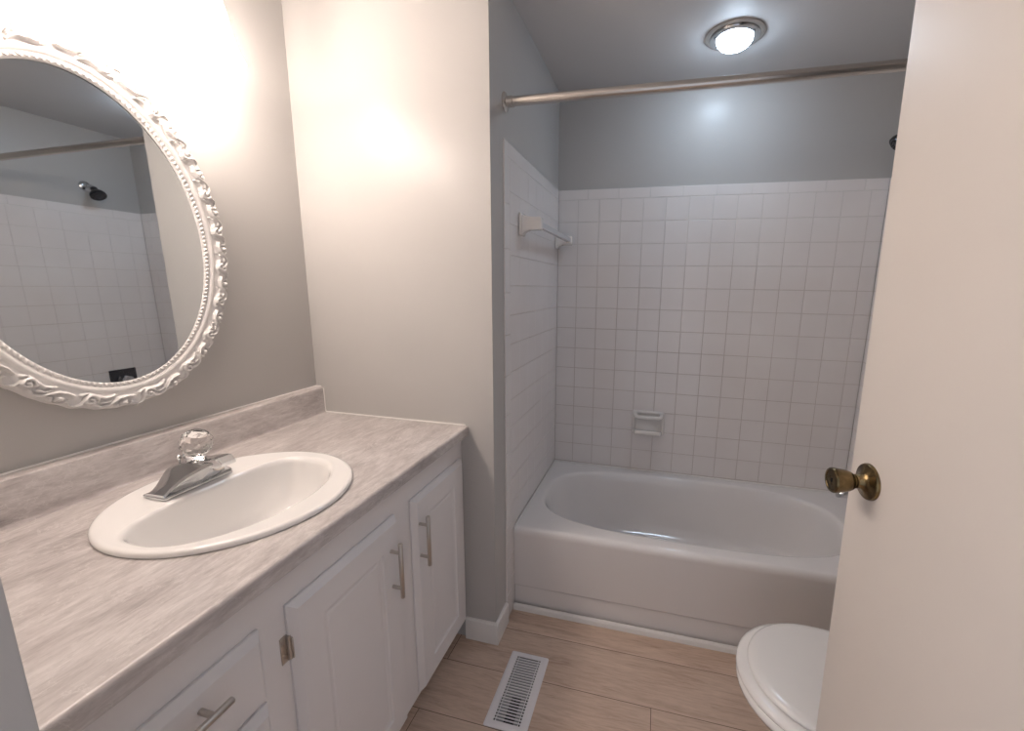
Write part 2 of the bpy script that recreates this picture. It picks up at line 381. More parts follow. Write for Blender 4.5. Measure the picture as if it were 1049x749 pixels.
sp = thing('tub_spout', 'chrome tub spout on the right alcove wall just above the rim', 'tub spout', (XR, -0.262, 0.50))
b = NB()
prof = [(0.0, 0.026, 0.026, 0.0), (0.03, 0.026, 0.026, 0.0), (0.07, 0.024, 0.025, 0.0), (0.105, 0.021, 0.022, -0.004), (0.125, 0.018, 0.017, -0.010), (0.133, 0.012, 0.010, -0.016)]
loft(b, [[(XR-0.0005-h, -0.262+ry*cos(2*pi*i/24), 0.505+dz+rz*sin(2*pi*i/24)) for i in range(24)] for h, ry, rz, dz in prof], True, True)
obj('spout_body', b, M_chrome, sp)
b = NB(); lathe(b, [(0.004, 0), (0.004, 0.018), (0.008, 0.020), (0.008, 0.026), (0.001, 0.028)], (XR-0.098, -0.262, 0.523), (0, 0, 1), 16); obj('diverter_knob', b, M_chrome, sp)

# ceramic towel bar on the left alcove wall
tb = thing('towel_bar', 'white ceramic towel bar with two posts, high on the left tiled alcove wall', 'towel bar', (XA, -0.335, 1.615))
for y in (-0.625, -0.045):
    b = NB(); box(b, XA+0.0002, XA+0.013, y-0.030, y+0.030, 1.568, 1.652, 0.006, 3)
    vs = []
    R_ = [[(XA+0.010+h, y+w*sy, 1.609+hz*sz*0.96+dz) for sy, sz in ((-1, -1), (1, -1), (1, 1), (-1, 1))] for h, w, hz, dz in
          ((0.0, 0.024, 0.040, 0.0), (0.012, 0.020, 0.031, 0.003), (0.030, 0.018, 0.026, 0.004), (0.070, 0.018, 0.025, 0.003), (0.078, 0.014, 0.021, 0.003))]
    loft(b, R_, True, True)
    o_ = obj('post', b, M_cer, tb, 30)
    md = o_.modifiers.new('bevel', 'BEVEL'); md.width = 0.005; md.segments = 3; md.limit_method = 'ANGLE'; md.angle_limit = rad(40)
b = NB(); 
loft(b, [[(XA+0.070+hx, y, 1.611+hz) for hx, hz in ((-0.011, -0.011), (0.011, -0.011), (0.011, 0.011), (-0.011, 0.011))] for y in (-0.608, -0.062)], True, True)
o_ = obj('bar', b, M_bar, tb, 30); md = o_.modifiers.new('bevel', 'BEVEL'); md.width = 0.002; md.segments = 2

# soap dish
sd = thing('soap_dish', 'white ceramic soap dish with a grab bar on the back tiled wall', 'soap dish', (1.259, 0, 0.664))
sx0, sx1, sz0, sz1 = 1.174, 1.345, 0.598, 0.727
b = NB()
def rr_ring(x0, x1, z0, z1, r, y, n=6):
    out = []
    for cx, cz, a0 in ((x1-r, z1-r, 0), (x0+r, z1-r, pi/2), (x0+r, z0+r, pi), (x1-r, z0+r, 3*pi/2)):
        for i in range(n+1):
            a = a0+i*pi/2/n; out.append((cx+r*cos(a), y, cz+r*sin(a)))
    return out
loft(b, [rr_ring(sx0, sx1, sz0, sz1, 0.010, 0.0), rr_ring(sx0, sx1, sz0, sz1, 0.010, -0.008), rr_ring(sx0+0.004, sx1-0.004, sz0+0.004, sz1-0.004, 0.010, -0.013),
         rr_ring(sx0+0.014, sx1-0.014, sz0+0.012, sz1-0.012, 0.010, -0.013), rr_ring(sx0+0.020, sx1-0.020, sz0+0.016, sz1-0.018, 0.010, -0.005)], True, True)
obj('backplate', b, M_cer, sd, 50)
b = NB()   # tray: floor, front lip
loft(b, [rr_ring(sx0+0.012, sx1-0.012, 0.606, 0.620, 0.006, -0.006), rr_ring(sx0+0.012, sx1-0.012, 0.604, 0.622, 0.006, -0.030), rr_ring(sx0+0.016, sx1-0.016, 0.604, 0.630, 0.006, -0.046),
         rr_ring(sx0+0.020, sx1-0.020, 0.606, 0.632, 0.006, -0.054), rr_ring(sx0+0.026, sx1-0.026, 0.612, 0.628, 0.005, -0.058)], True, True)
obj('tray', b, M_cer, sd, 50)
b = NB()   # grab bar: two arms and a bar
pts = [(sx0+0.018, -0.006, 0.711), (sx0+0.019, -0.026, 0.706), (sx0+0.024, -0.036, 0.702), (sx0+0.036, -0.040, 0.700)]
pts += [(x, -0.040, 0.700) for x in (1.23, 1.26, 1.29)]+[(sx1-0.036, -0.040, 0.700), (sx1-0.024, -0.036, 0.702), (sx1-0.019, -0.026, 0.706), (sx1-0.018, -0.006, 0.711)]
tube(b, pts, [0.013, 0.0125, 0.012, 0.0115, 0.0115, 0.0115, 0.0115, 0.0115, 0.012, 0.0125, 0.013], 14); obj('grab_bar', b, M_cer, sd, 60)

# ceiling light over the tub
CL = (1.502, -0.325)
cl = thing('ceiling_light', 'round lit chrome-ringed dome light on the alcove ceiling', 'ceiling light', (CL[0], CL[1], ZTOP))
b = NB(); lathe(b, [(0.108, 0), (0.108, 0.003), (0.102, 0.006), (0.092, 0.007)], (*CL, ZTOP), (0, 0, -1), 48); obj('shadow_pan', b, M_chrome2, cl)  # base pan toned brown to give the shadow ring round the trim
b = NB(); lathe(b, [(0.088, 0.006), (0.0905, 0.010), (0.089, 0.0135), (0.082, 0.0165), (0.070, 0.0180), (0.0655, 0.0165), (0.0655, 0.008)], (*CL, ZTOP), (0, 0, -1), 48, False, False); ring = obj('trim_ring', b, M_chrome, cl)
for k in range(3):
    a = rad(200+k*120); b = NB(); lathe(b, [(0.004, 0), (0.0035, 0.003), (0.001, 0.004)], (CL[0]+0.078*cos(a), CL[1]+0.078*sin(a), ZTOP-0.0165), (0, 0, -1), 12); obj('screw', b, M_dkchrome, ring)
b = NB(); lathe(b, [(0.0650, 0.010)]+[(0.0650*cos(t)**0.9 if t < pi/2-1e-3 else 0.0005, 0.016+0.034*sin(t)) for t in [i*pi/2/14 for i in range(15)]], (*CL, ZTOP), (0, 0, -1), 48, True, True); obj('glass_dome', b, M_dome, cl)

# ------------------------------------------------------------------ vanity cabinet
FX, DXF = 0.612, 0.632          # face-frame plane, door face plane
YC0, YC1 = -2.128, YW-0.002
CZ0, CZ1 = 0.090, 0.8395
cab = thing('vanity_cabinet', 'white painted vanity cabinet with raised doors and bar handles along the left wall', 'cabinet', (0.3, -1.52, 0))
b = NB(); box(b, 0.002, FX-0.019, YC0, YC1, CZ0, CZ1-0.15); box(b, 0.02, 0.545, YC0+0.002, YC1-0.002, 0.0, CZ0)
obj('carcass', b, M_cab, cab, 0)
b = NB()  # face frame: stiles and rails round the openings
yo = [YC0, -1.768, -1.655, -1.345, -1.262, -0.975]
box(b, FX-0.019, FX, YC0, YC1, 0.775-0.02, CZ1); box(b, FX-0.019, FX, YC0, YC1, CZ0, 0.125)
for y0, y1 in ((-1.768, -1.655), (-1.345, -1.235), (-0.975, YC1), (YC0, YC0+0.04)): box(b, FX-0.019, FX, y0, y1, 0.125, 0.755)
for z in (0.595, 0.43): box(b, FX-0.019, FX, YC0+0.04, -1.768, z, z+0.025)
obj('face_frame', b, M_cab, cab, 0)
def panel_front(name, y0, y1, z0, z1, st, panel=True):
    """overlay front with bevelled outer edge and a recessed field"""
    b = NB()
    def q(i, x, iz=None):
        iz = i if iz is None else iz
        return [(x, y0+i, z0+iz), (x, y1-i, z0+iz), (x, y1-i, z1-iz), (x, y0+i, z1-iz)]
    R_ = [q(0, FX+0.0008), q(0, FX+0.006), q(0.0125, DXF-0.0005), q(0.0135, DXF)]
    if panel: R_ += [q(st, DXF), q(st+0.003, DXF-0.0035), q(st+0.012, DXF-0.0060), q(st+0.016, DXF-0.0060), q(st+0.019, DXF-0.0045)]
    loft(b, R_, True, True)
    return obj(name, b, M_cab, cab, 0)
def bar_handle(parent, c, vertical):
    x = DXF; L = 0.080; d = Vector((0, 0, 1)) if vertical else Vector((0, 1, 0)); c = Vector((x, *c))
    b = NB(); o = c+Vector((0.029, 0, 0))
    lathe(b, [(0.005, -L), (0.0058, -L+0.001), (0.0058, L-0.001), (0.005, L)], o, d, 20)
    for s in (-1, 1): lathe(b, [(0.0048, 0), (0.0048, 0.029)], c+d*s*0.052, (1, 0, 0), 16)
    return obj('handle', b, M_nickel, parent, label='brushed nickel bar handle')
def hinge(parent, y, z, s):
    b = NB()
    box(b, FX, FX+0.0025, y-0.016 if s < 0 else y, y if s < 0 else y+0.016, z-0.029, z+0.029, 0.0011, 2)
    lathe(b, [(0.0045, -0.026), (0.0045, 0.026)], (FX+0.0045, y-0.001*s, z), (0, 0, 1), 16)
    box(b, FX+0.002, DXF-0.006, y+0.0002, y+0.0032, z-0.023, z+0.023, 0.0008, 1)
    lathe(b, [(0.0035, 0), (0.003, 0.0014), (0.001, 0.002)], (FX+0.0022, y-0.010, z+0.014), (1, 0, 0), 10)
    lathe(b, [(0.0035, 0), (0.003, 0.0014), (0.001, 0.002)], (FX+0.0022, y-0.010, z-0.012), (1, 0, 0), 10)
    return obj('hinge', b, M_nickel, parent, label='small exposed nickel hinge')
d1 = panel_front('door', -1.675, -1.328, 0.105, 0.763, 0.072); bar_handle(d1, (-1.370, 0.629), True)
for z in (0.672, 0.20): hinge(d1, -1.6762, z, -1)
d2 = panel_front('door', -1.252, -0.935, 0.105, 0.763, 0.072); bar_handle(d2, (-1.232, 0.629), True)
for (z0, z1) in ((0.622, 0.763), (0.452, 0.607), (0.105, 0.437)):
    dr = panel_front('drawer', YC0+0.012, -1.733, z0, z1, 0, False)
    bar_handle(dr, (-1.900, (z0+z1)/2+0.030), False)
# countertop with hole for the sink
SK = (0.343, -1.523); SR = 0.243
ct = thing('countertop', 'grey-beige streaked marble laminate countertop with backsplash on the white vanity', 'countertop', (0.32, -1.52, 0.84))
cx0, cx1, cy0, cy1 = 0.001, DC, YN+0.002, YW-0.001
cor = [math.atan2(y-SK[1], x-SK[0]) for x in (cx0, cx1) for y in (cy0, cy1)]
A2 = angs(96, cor)
def cr(i, z): return [(min(x, cx1-i), y, z_) for x, y, z_ in rect_ring(A2, SK, cx0, cx1, cy0, cy1, z)]
def circ(A_, c, r, z): return [(c[0]+r*cos(a), c[1]+r*sin(a), z) for a in A_]
b = NB(); arc = [(0.008*(1-sin(t)), ZC-0.008*(1-cos(t))) for t in [i*pi/2/6 for i in range(7)]]
loft(b, [circ(A2, SK, 0.225, 0.8402), cr(0.012, 0.8402), cr(0.004, 0.841), cr(0.0, 0.845), cr(0.0, 0.8465), cr(0.0, ZC-0.0090)]+[cr(i, z) for i, z in arc[::-1]]+[cr(0.0090, ZC), circ(A2, SK, 0.225, ZC), circ(A2, SK, 0.225, 0.8402)], False, False)
bmesh.ops.remove_doubles(b, verts=b.verts, dist=1e-5)
obj('worktop', b, M_lam, ct, 30)
b = NB(); pr = [(0.0008, ZC-0.0), (0.0436, ZC+0.0003), (0.0390, ZC+0.0015), (0.0365, ZC+0.005), (0.0355, ZC+0.010), (0.0345, ZC+0.092), (0.0325, ZC+0.0975), (0.027, ZC+0.1010), (0.020, ZC+0.1016), (0.0008, ZC+0.1016)]
loft(b, [[(x, y, z) for x, z in pr] for y in (cy0, cy1)], True, True); obj('backsplash', b, M_lam, ct, 30)
b = NB(); tube(b, [(0.0365, cy1-0.0015, ZC+0.002), (DC-0.012, cy1-0.0015, ZC+0.002)], 0.0028, 8); tube(b, [(0.0365, cy1-0.0015, ZC+0.004), (0.0345, cy1-0.0015, ZC+0.095), (0.020, cy1-0.0015, ZC+0.1025), (0.002, cy1-0.0015, ZC+0.1025)], 0.0022, 8)
tube(b, [(0.003, cy0+0.002, ZC+0.1025), (0.003, cy1-0.002, ZC+0.1025)], 0.0030, 8); obj('caulk_bead', b, M_caulk, ct)

# ------------------------------------------------------------------ sink
sk = thing('sink', 'white china drop-in sink, wide and shallow-rimmed, set in the streaked countertop', 'sink', (SK[0], SK[1], ZC))
BC = (0.366, -1.530); A3 = angs(128)
def spl(cc, ap, am, bb_, n, z): return [(cc[0]+cos(a)*rho(a, ap, am, bb_, bb_, n), cc[1]+sin(a)*rho(a, ap, am, bb_, bb_, n), z) for a in A3]
def cir3(r, z):   # circle sampled from BC's angles
    out = []
    for a in A3:
        d = Vector((cos(a), sin(a))); f = Vector((BC[0]-SK[0], BC[1]-SK[1])); bq = f.dot(d); t = -bq+math.sqrt(bq*bq-(f.length_squared-r*r))
        out.append((BC[0]+d.x*t, BC[1]+d.y*t, z))
    return out
def basin(s, z, shx=0): return spl((BC[0]+shx, BC[1]), 0.152*s, 0.106*s, 0.205*s, (2.05, 2+1.5*max(0, min(1, (s-0.55)/0.45))), z)
rings = [cir3(0.224, 0.845), cir3(0.224, ZC+0.0002), cir3(SR-0.001, ZC+0.0003), cir3(SR, ZC+0.003), cir3(SR, ZC+0.007), cir3(SR-0.001, ZC+0.0095), cir3(SR-0.0035, ZC+0.0118), cir3(SR-0.007, ZC+0.0128), cir3(SR-0.012, ZC+0.0128), cir3(SR-0.0135, ZC+0.0126),
         basin(1.06, ZC+0.0124), basin(1.045, ZC+0.0122), basin(1.02, ZC+0.0102), basin(1.0, ZC+0.0060), basin(0.985, ZC-0.002), basin(0.965, ZC-0.020), basin(0.935, ZC-0.045), basin(0.885, ZC-0.075),
         basin(0.80, ZC-0.102), basin(0.66, ZC-0.124), basin(0.46, ZC-0.138), basin(0.28, ZC-0.143), basin(0.14, ZC-0.146)]
b = NB(); loft(b, rings, False, True); obj('basin', b, M_china, sk, 180)
b = NB(); lathe(b, [(0.021, 0), (0.021, 0.003), (0.016, 0.005), (0.014, 0.002), (0.001, 0.0018)], (BC[0], BC[1], ZC-0.1455), (0, 0, 1), 28); obj('drain', b, M_chrome, sk)

# ------------------------------------------------------------------ faucet
FY = -1.533; FZ = ZC+0.0125
fa = thing('faucet', 'chrome centre-set faucet with a clear faceted knob on the sink deck', 'faucet', (0.21, FY, FZ))
b = NB()
base = [(-0.080, 0.176, 0.242), (0.080, 0.176, 0.242)]
def rbox(b, x0, x1, y0, y1, z0, z1, bev): box(b, x0, x1, y0, y1, z0, z1, bev, 3)
# foot plate
rbox(b, 0.176, 0.243, FY-0.0785, FY+0.0785, FZ, FZ+0.009, 0.003)
obj('foot_plate', b, M_chrome, fa, 40)
b = NB()     # wing body: sections along y, rising to the middle and reaching forward into the spout
secs = []
for yy in [-0.0775, -0.068, -0.060, -0.052, -0.044, -0.036, -0.029, -0.023, -0.0195, 0.0195, 0.023, 0.029, 0.036, 0.044, 0.052, 0.060, 0.068, 0.0775]:
    t = max(0, min(1, 1-(abs(yy)-0.0195)/(0.0775-0.0195)))
    e = t*t*(3-2*t); xb = 0.178; xf = 0.242+0.072*t**2.2; zf = FZ+0.010+0.063*t**1.15
    zt = FZ+0.012+0.042*e**1.5; zm = 0.45*zt+0.55*(zf+0.004)+0.004*t
    secs.append([(xb, FY+yy, FZ+0.008), (xb+0.002, FY+yy, zt-0.004), (xb+0.010, FY+yy, zt), (0.5*(xb+xf), FY+yy, zm), (xf-0.003, FY+yy, zf+0.004), (xf, FY+yy, zf-0.001), (0.5*xf+0.5*0.236, FY+yy, 0.35*zf+0.65*(FZ+0.008)), (0.238, FY+yy, FZ+0.008)])
loft(b, secs, True, True); obj('wing_body', b, M_chrome, fa, 30)
b = NB()     # spout: broad at the body, narrowing forward, faceted end
def sps(x, w, zb_, zt_, ch): return [(x, FY-w, zb_), (x, FY+w, zb_), (x, FY+w, zt_-ch), (x, FY+w-ch, zt_), (x, FY-w+ch, zt_), (x, FY-w, zt_-ch)]
loft(b, [sps(0.262, 0.0195, FZ+0.056, FZ+0.0740, 0.003), sps(0.290, 0.0195, FZ+0.060, FZ+0.0808, 0.003), sps(0.316, 0.0190, FZ+0.063, FZ+0.0860, 0.003), sps(0.324, 0.0185, FZ+0.064, FZ+0.0862, 0.003), sps(0.336, 0.0170, FZ+0.067, FZ+0.075, 0.002)], True, True)
spt = obj('spout', b, M_chrome, fa, 25)
b = NB(); lathe(b, [(0.011, 0), (0.011, 0.010), (0.009, 0.012), (0.001, 0.012)], (0.304, FY, FZ+0.064), (0, 0, -1), 24); obj('aerator', b, M_chrome2, spt)
ka = Vector((0.36, 0, 1)).normalized(); ko = Vector((0.222, FY, FZ+0.044))
b = NB(); lathe(b, [(0.024, 0), (0.022, 0.010), (0.019, 0.020), (0.018, 0.030), (0.0215, 0.033), (0.0215, 0.038), (0.016, 0.040)], ko, ka, 32); stem = obj('handle_stem', b, M_chrome, fa, 40)
b = NB()
a_, u_, v_ = frame(ka); n = 12; rings = []
for k, (r, h) in enumerate([(0.012, 0.0), (0.0215, 0.006), (0.0285, 0.018), (0.0300, 0.030), (0.0275, 0.043), (0.0195, 0.053), (0.009, 0.056)]):
    rings.append([ko+ka*(0.0405+h*1.06)+(u_*cos(2*pi*(i+0.5*(k % 2))/n)+v_*sin(2*pi*(i+0.5*(k % 2))/n))*r*1.08 for i in range(n)])
R_ = [[b.verts.new(p) for p in r] for r in rings]
for k in range(len(R_)-1):
    for i in range(n):
        j = (i+1) % n
        if k % 2 == 0: b.faces.new((R_[k][i], R_[k][j], R_[k+1][i])); b.faces.new((R_[k][j], R_[k+1][j], R_[k+1][i]))
        else: b.faces.new((R_[k][i], R_[k][j], R_[k+1][j])); b.faces.new((R_[k][i], R_[k+1][j], R_[k+1][i]))
b.faces.new(R_[0][::-1]); b.faces.new(R_[-1])
obj('knob', b, M_acry, fa, 0, label='clear faceted acrylic knob')
b = NB(); lathe(b, [(0.0022, 0), (0.0022, 0.040), (0.005, 0.042), (0.006, 0.047), (0.004, 0.050), (0.001, 0.051)], (0.192, FY-0.006, FZ+0.026), (0.03, 0, 1), 14); obj('lift_rod', b, M_chrome, fa)

# ------------------------------------------------------------------ mirror with carved oval frame
MC = Vector((0, -1.528, 1.4765)); AO, BO = 0.301, 0.406; FWD = 0.066; TILT = 0.046
mi = thing('mirror', 'oval wall mirror in a white carved baroque frame above the sink', 'mirror', MC)
def ell(a, b_, n):
    t = np.linspace(0, 2*pi, 4001); x = a*np.cos(t); y = b_*np.sin(t); s = np.r_[0, np.cumsum(np.hypot(np.diff(x), np.diff(y)))]
    tt = np.interp(np.linspace(0, s[-1], n+1)[:-1], s, t); X = np.c_[a*np.cos(tt), b_*np.sin(tt)]
    Nv = np.c_[np.cos(tt)/a, np.sin(tt)/b_]; Nv /= np.linalg.norm(Nv, axis=1)[:, None]; return X, Nv, s[-1]
NM, PM = 20, 60; NS = NM*PM; RR = 46
EX, EN, EL = ell(AO-FWD, BO-FWD, NS)
# relief of one motif (s along, r outwards), metres
Ls = EL/NM*1.09; sgrid = (np.arange(PM)+0.5)/PM*Ls; rgrid = np.linspace(0, 0.054, RR)
SS, RG = np.meshgrid(sgrid, rgrid, indexing='ij')
def polydist(P_):
    best = np.full(SS.shape, 9.0); tb_ = np.zeros(SS.shape); m = len(P_)-1
    for wrap in (-Ls, 0, Ls):
        for i in range(m):
            ax_, ay = P_[i]; bx, by = P_[i+1]; dx, dy = bx-ax_, by-ay; L2 = dx*dx+dy*dy+1e-12
            px, py = SS-ax_-wrap, RG-ay; t = np.clip((px*dx+py*dy)/L2, 0, 1)
            d = np.hypot(px-t*dx, py-t*dy); k = d < best; best = np.where(k, d, best); tb_ = np.where(k, (i+t)/m, tb_)
    return best, tb_
Hh = np.zeros(SS.shape)
def stroke(P_, w0, w1, h, add=False):
    global Hh
    d, t = polydist(P_); w = w0+(w1-w0)*t; v = h*np.sqrt(np.clip(1-(d/w)**2, 0, 1))
    Hh = Hh+v if add else np.maximum(Hh, v)
k = Ls/0.104
def sq(P_): return [(x*k, y) for x, y in P_]
spiral = [(0.028+(0.0012+0.0105*t)*math.cos(-2.2+t*8.2), 0.0375+(0.0012+0.0105*t)*math.sin(-2.2+t*8.2)) for t in np.linspace(0, 1, 26)]
stroke(sq(spiral), 0.0030, 0.0040, 0.0085)
tail = [(0.036, 0.046), (0.046, 0.0505), (0.057, 0.0475), (0.066, 0.040), (0.076, 0.0335), (0.090, 0.031), (0.104, 0.033)]
stroke(sq(tail), 0.0042, 0.0022, 0.0075)
stroke(sq([(0.040, 0.0290), (0.052, 0.0320), (0.062, 0.0290), (0.070, 0.0250)]), 0.0038, 0.0015, 0.0062)
stroke(sq([(0.048, 0.0400), (0.058, 0.0395), (0.066, 0.0330)]), 0.0030, 0.0012, 0.0060)
stroke(sq([(0.072, 0.0450), (0.075, 0.0525), (0.085, 0.0545), (0.094, 0.0505), (0.096, 0.0430)]), 0.0035, 0.0022, 0.0072)
stroke(sq([(0.0835, 0.0440), (0.0845, 0.0442)]), 0.0062, 0.0062, 0.0100)
stroke(sq([(0.098, 0.0500), (0.106, 0.0525), (0.116, 0.0490)]), 0.0034, 0.0016, 0.0066)
stroke(sq([(0.010, 0.0520), (0.016, 0.0470), (0.018, 0.0400)]), 0.0030, 0.0014, 0.0060)
stroke(sq([(0.012, 0.0300), (0.016, 0.0270), (0.024, 0.0245)]), 0.0028, 0.0014, 0.0055)
# base profile: inner bead step, cove, swelling outer band
rp = rgrid*1000
basep = np.interp(rp, [0, 1.5, 3, 5, 11, 12.5, 15, 18, 22, 30, 40, 48, 51, 54], [6, 9, 11, 11, 11, 14.5, 16.5, 17, 15, 17.5, 18, 14.5, 10, 1.5])/1000
fade = np.interp(rp, [20, 24, 50, 54], [0, 1, 1, 0.15])
b = NB(); nE = []
ct_, st_ = math.cos(TILT), math.sin(TILT)
XO = 0.0150
def mp(y, z, x): return Vector((0.0008+(x+XO if x > 0 else x), MC.y+y*ct_-z*st_, MC.z+y*st_+z*ct_))
for i in range(NS):
    hrow = Hh[i % PM]; rv = []
    wob = 0.0010*math.sin(2*pi*(i % PM)/PM*2+0.7)+0.0010*math.sin(2*pi*(i % PM)/PM*3)
    rope = 0.0
    for j in range(RR):
        r = FWD/0.054*rgrid[j]+(wob if rgrid[j] > 0.03 else 0)*(rgrid[j]-0.03)/0.024 if rgrid[j] > 0.03 else FWD/0.054*rgrid[j]
        x = basep[j]+1.35*hrow[j]*fade[j]-0.002*fade[j]
        rv.append(b.verts.new(mp(EX[i, 0]+EN[i, 0]*r, EX[i, 1]+EN[i, 1]*r, x)))
    rv.append(b.verts.new(mp(EX[i, 0]+EN[i, 0]*(FWD-0.003), EX[i, 1]+EN[i, 1]*(FWD-0.003), 0)))
    nE.append(rv)
for i in range(NS):
    a_, c_ = nE[i], nE[(i+1) % NS]
    for j in range(RR): b.faces.new((a_[j], c_[j], c_[j+1], a_[j+1]))
# rope of slanting beads just outside the glass
BX, BN, BL = ell(AO-FWD+0.0078, BO-FWD+0.0078, 168)
for i in range(168):
    y, z = BX[i]; nv = Vector((BN[i, 0], BN[i, 1])); tg = Vector((-nv.y, nv.x)); d = (nv*0.75+tg*0.65).normalized(); e = Vector((-d.y, d.x))
    R_ = []
    for q, s_ in ((-1, 0.25), (-0.8, 0.65), (-0.3, 1), (0.3, 1), (0.8, 0.65), (1, 0.25)):
        R_.append([mp(y+d.x*q*0.0052+e.x*0.0034*s_*cos(w), z+d.y*q*0.0052+e.y*0.0034*s_*cos(w), 0.0112+0.0042*s_*max(0, sin(w))) for w in (0, pi*0.25, pi*0.5, pi*0.75, pi)])
    loft(b, R_, True, True, closed=True)
obj('frame', b, M_white, mi, 60)
b = NB(); GX, GN, _ = ell(AO-FWD+0.004, BO-FWD+0.004, 128)
loft(b, [[mp(p[0], p[1], 0.001) for p in GX], [mp(p[0], p[1], 0.0068-0.010*p[1]) for p in GX]], True, True); obj('mirror_glass', b, M_mirror, mi, 20, label='silvered oval glass')

# ------------------------------------------------------------------ vanity light above the mirror
vl = thing('vanity_light', 'lit three-shade vanity light on the wall above the oval mirror', 'wall light', (0.0, -1.55, 2.16))
b = NB(); box(b, 0.0005, 0.024, -1.90, -1.20, 2.125, 2.205, 0.006, 3); obj('wall_bar', b, M_nickel, vl)
for y in (-1.285, -1.55, -1.815):
    x = 0.128
    b = NB(); tube(b, [(0.022, y, 2.165)]+bez((0.05, y, 2.165), (x, y, 2.175), (x, y, 2.135), 10), 0.008, 14); arm = obj('arm', b, M_nickel, vl)
    b = NB()
    prof = [(0.010, 2.140), (0.020, 2.136), (0.026, 2.122), (0.031, 2.100), (0.0365, 2.083), (0.039, 2.078), (0.0355, 2.077)]
    lathe(b, [(r, 2.14-z) for r, z in prof], (x, y, 2.14), (0, 0, -1), 32); obj('socket_cup', b, M_nick2, arm)
    b = NB(); outer = [(0.026, 2.090), (0.036, 2.078), (0.0425, 2.060), (0.046, 2.040), (0.0495, 2.015), (0.055, 1.990), (0.063, 1.965), (0.0715, 1.948), (0.0735, 1.943)]
    inner = [(r-0.0032, z) for r, z in outer[::-1]]
    lathe(b, [(r, 2.14-z) for r, z in outer+inner], (x, y, 2.14), (0, 0, -1), 40, True, True)
    obj('glass_shade', b, M_shade, vl)
    b = NB(); a_, u_, v_ = frame((0, 0, -1)); rg = []
    for r, h in ((0.0345, 0.0), (0.0345, 0.012), (0.031, 0.020), (0.031, 0.040), (0.0265, 0.060), (0.019, 0.080), (0.009, 0.098), (0.005, 0.104), (0.006, 0.109), (0.001, 0.114)):
        rg.append([Vector((0.036, y, 2.126))+a_*h+(u_*cos(w)+v_*sin(w))*r*(1-(0.05*(0.5-0.5*cos(w*12)) if 0.03 < h < 0.09 else 0)) for w in [2*pi*k/72 for k in range(72)]])
    loft(b, rg, True, True); obj('wall_drop', b, M_nick2, vl)

# ------------------------------------------------------------------ toilet
TC = (1.535, -1.205)      # nose of the bowl; runs to +x
to = thing('toilet', 'white two-piece toilet with closed lid, half hidden by the open door', 'toilet', (1.90, TC[1], 0))
def egg(x0, xm, x1, w, z, nb=2.3, n=48, yo=0):
    out = []
    for i in range(n):
        a = 2*pi*i/n; r = rho(a, x1-xm, xm-x0, w, w, (nb, 2.0)); out.append((xm+cos(a)*r, TC[1]+yo+sin(a)*r, z))
    return out
b = NB()
loft(b, [egg(1.715, 1.85, 2.10, 0.105, 0.0), egg(1.712, 1.85, 2.10, 0.108, 0.012), egg(1.72, 1.85, 2.10, 0.100, 0.03), egg(1.715, 1.84, 2.10, 0.092, 0.12), egg(1.68, 1.83, 2.08, 0.105, 0.19), egg(1.63, 1.80, 2.05, 0.130, 0.25),
         egg(1.585, 1.77, 2.02, 0.158, 0.31), egg(1.556, 1.75, 2.01, 0.174, 0.345), egg(1.548, 1.745, 2.01, 0.181, 0.36), egg(1.541, 1.742, 2.01, 0.186, 0.366), egg(1.539, 1.74, 2.01, 0.1885, 0.376), egg(1.542, 1.74, 2.01, 0.186, 0.385), egg(1.552, 1.74, 2.0, 0.178, 0.389)], True, True)
obj('bowl', b, M_china, to, 60)
b = NB()
loft(b, [egg(1.550, 1.74, 1.975, 0.176, 0.3895), egg(1.541, 1.737, 1.98, 0.184, 0.3915), egg(1.537, 1.735, 1.98, 0.188, 0.398), egg(1.539, 1.735, 1.98, 0.186, 0.406), egg(1.550, 1.737, 1.975, 0.177, 0.410), egg(1.60, 1.74, 1.96, 0.14, 0.4105)], True, True)
obj('seat', b, M_seat, to, 60)
b = NB()
loft(b, [egg(1.590, 1.74, 1.98, 0.148, 0.4115), egg(1.569, 1.737, 1.985, 0.165, 0.4125), egg(1.564, 1.735, 1.985, 0.1690, 0.417), egg(1.566, 1.735, 1.985, 0.168, 0.4235), egg(1.573, 1.737, 1.98, 0.162, 0.4275), egg(1.59, 1.74, 1.97, 0.148, 0.4295), egg(1.66, 1.76, 1.93, 0.09, 0.4315)], True, True)
obj('lid', b, M_seat, to, 60)
for s in (-1, 1):
    b = NB(); lathe(b, [(0.014, -0.02), (0.014, 0.02)], (1.992, TC[1]+s*0.075, 0.412), (0, 1, 0), 20); obj('lid_hinge', b, M_seat, to)
b = NB(); box(b, 1.985, 2.205, TC[1]-0.105, TC[1]+0.105, 0.27, 0.395, 0.03, 4); box(b, 2.02, 2.222, TC[1]-0.205, TC[1]+0.205, 0.385, 0.72, 0.025, 4); obj('tank', b, M_china, to, 50)
b = NB(); box(b, 2.008, 2.226, TC[1]-0.217, TC[1]+0.217, 0.72, 0.752, 0.010, 3); obj('tank_lid', b, M_china, to, 50)
b = NB(); tube(b, [(2.019, TC[1]+0.14, 0.665), (2.000, TC[1]+0.14, 0.665), (1.997, TC[1]+0.10, 0.660), (1.997, TC[1]+0.07, 0.655)], [0.008, 0.007, 0.006, 0.008], 12); obj('flush_lever', b, M_chrome, to)

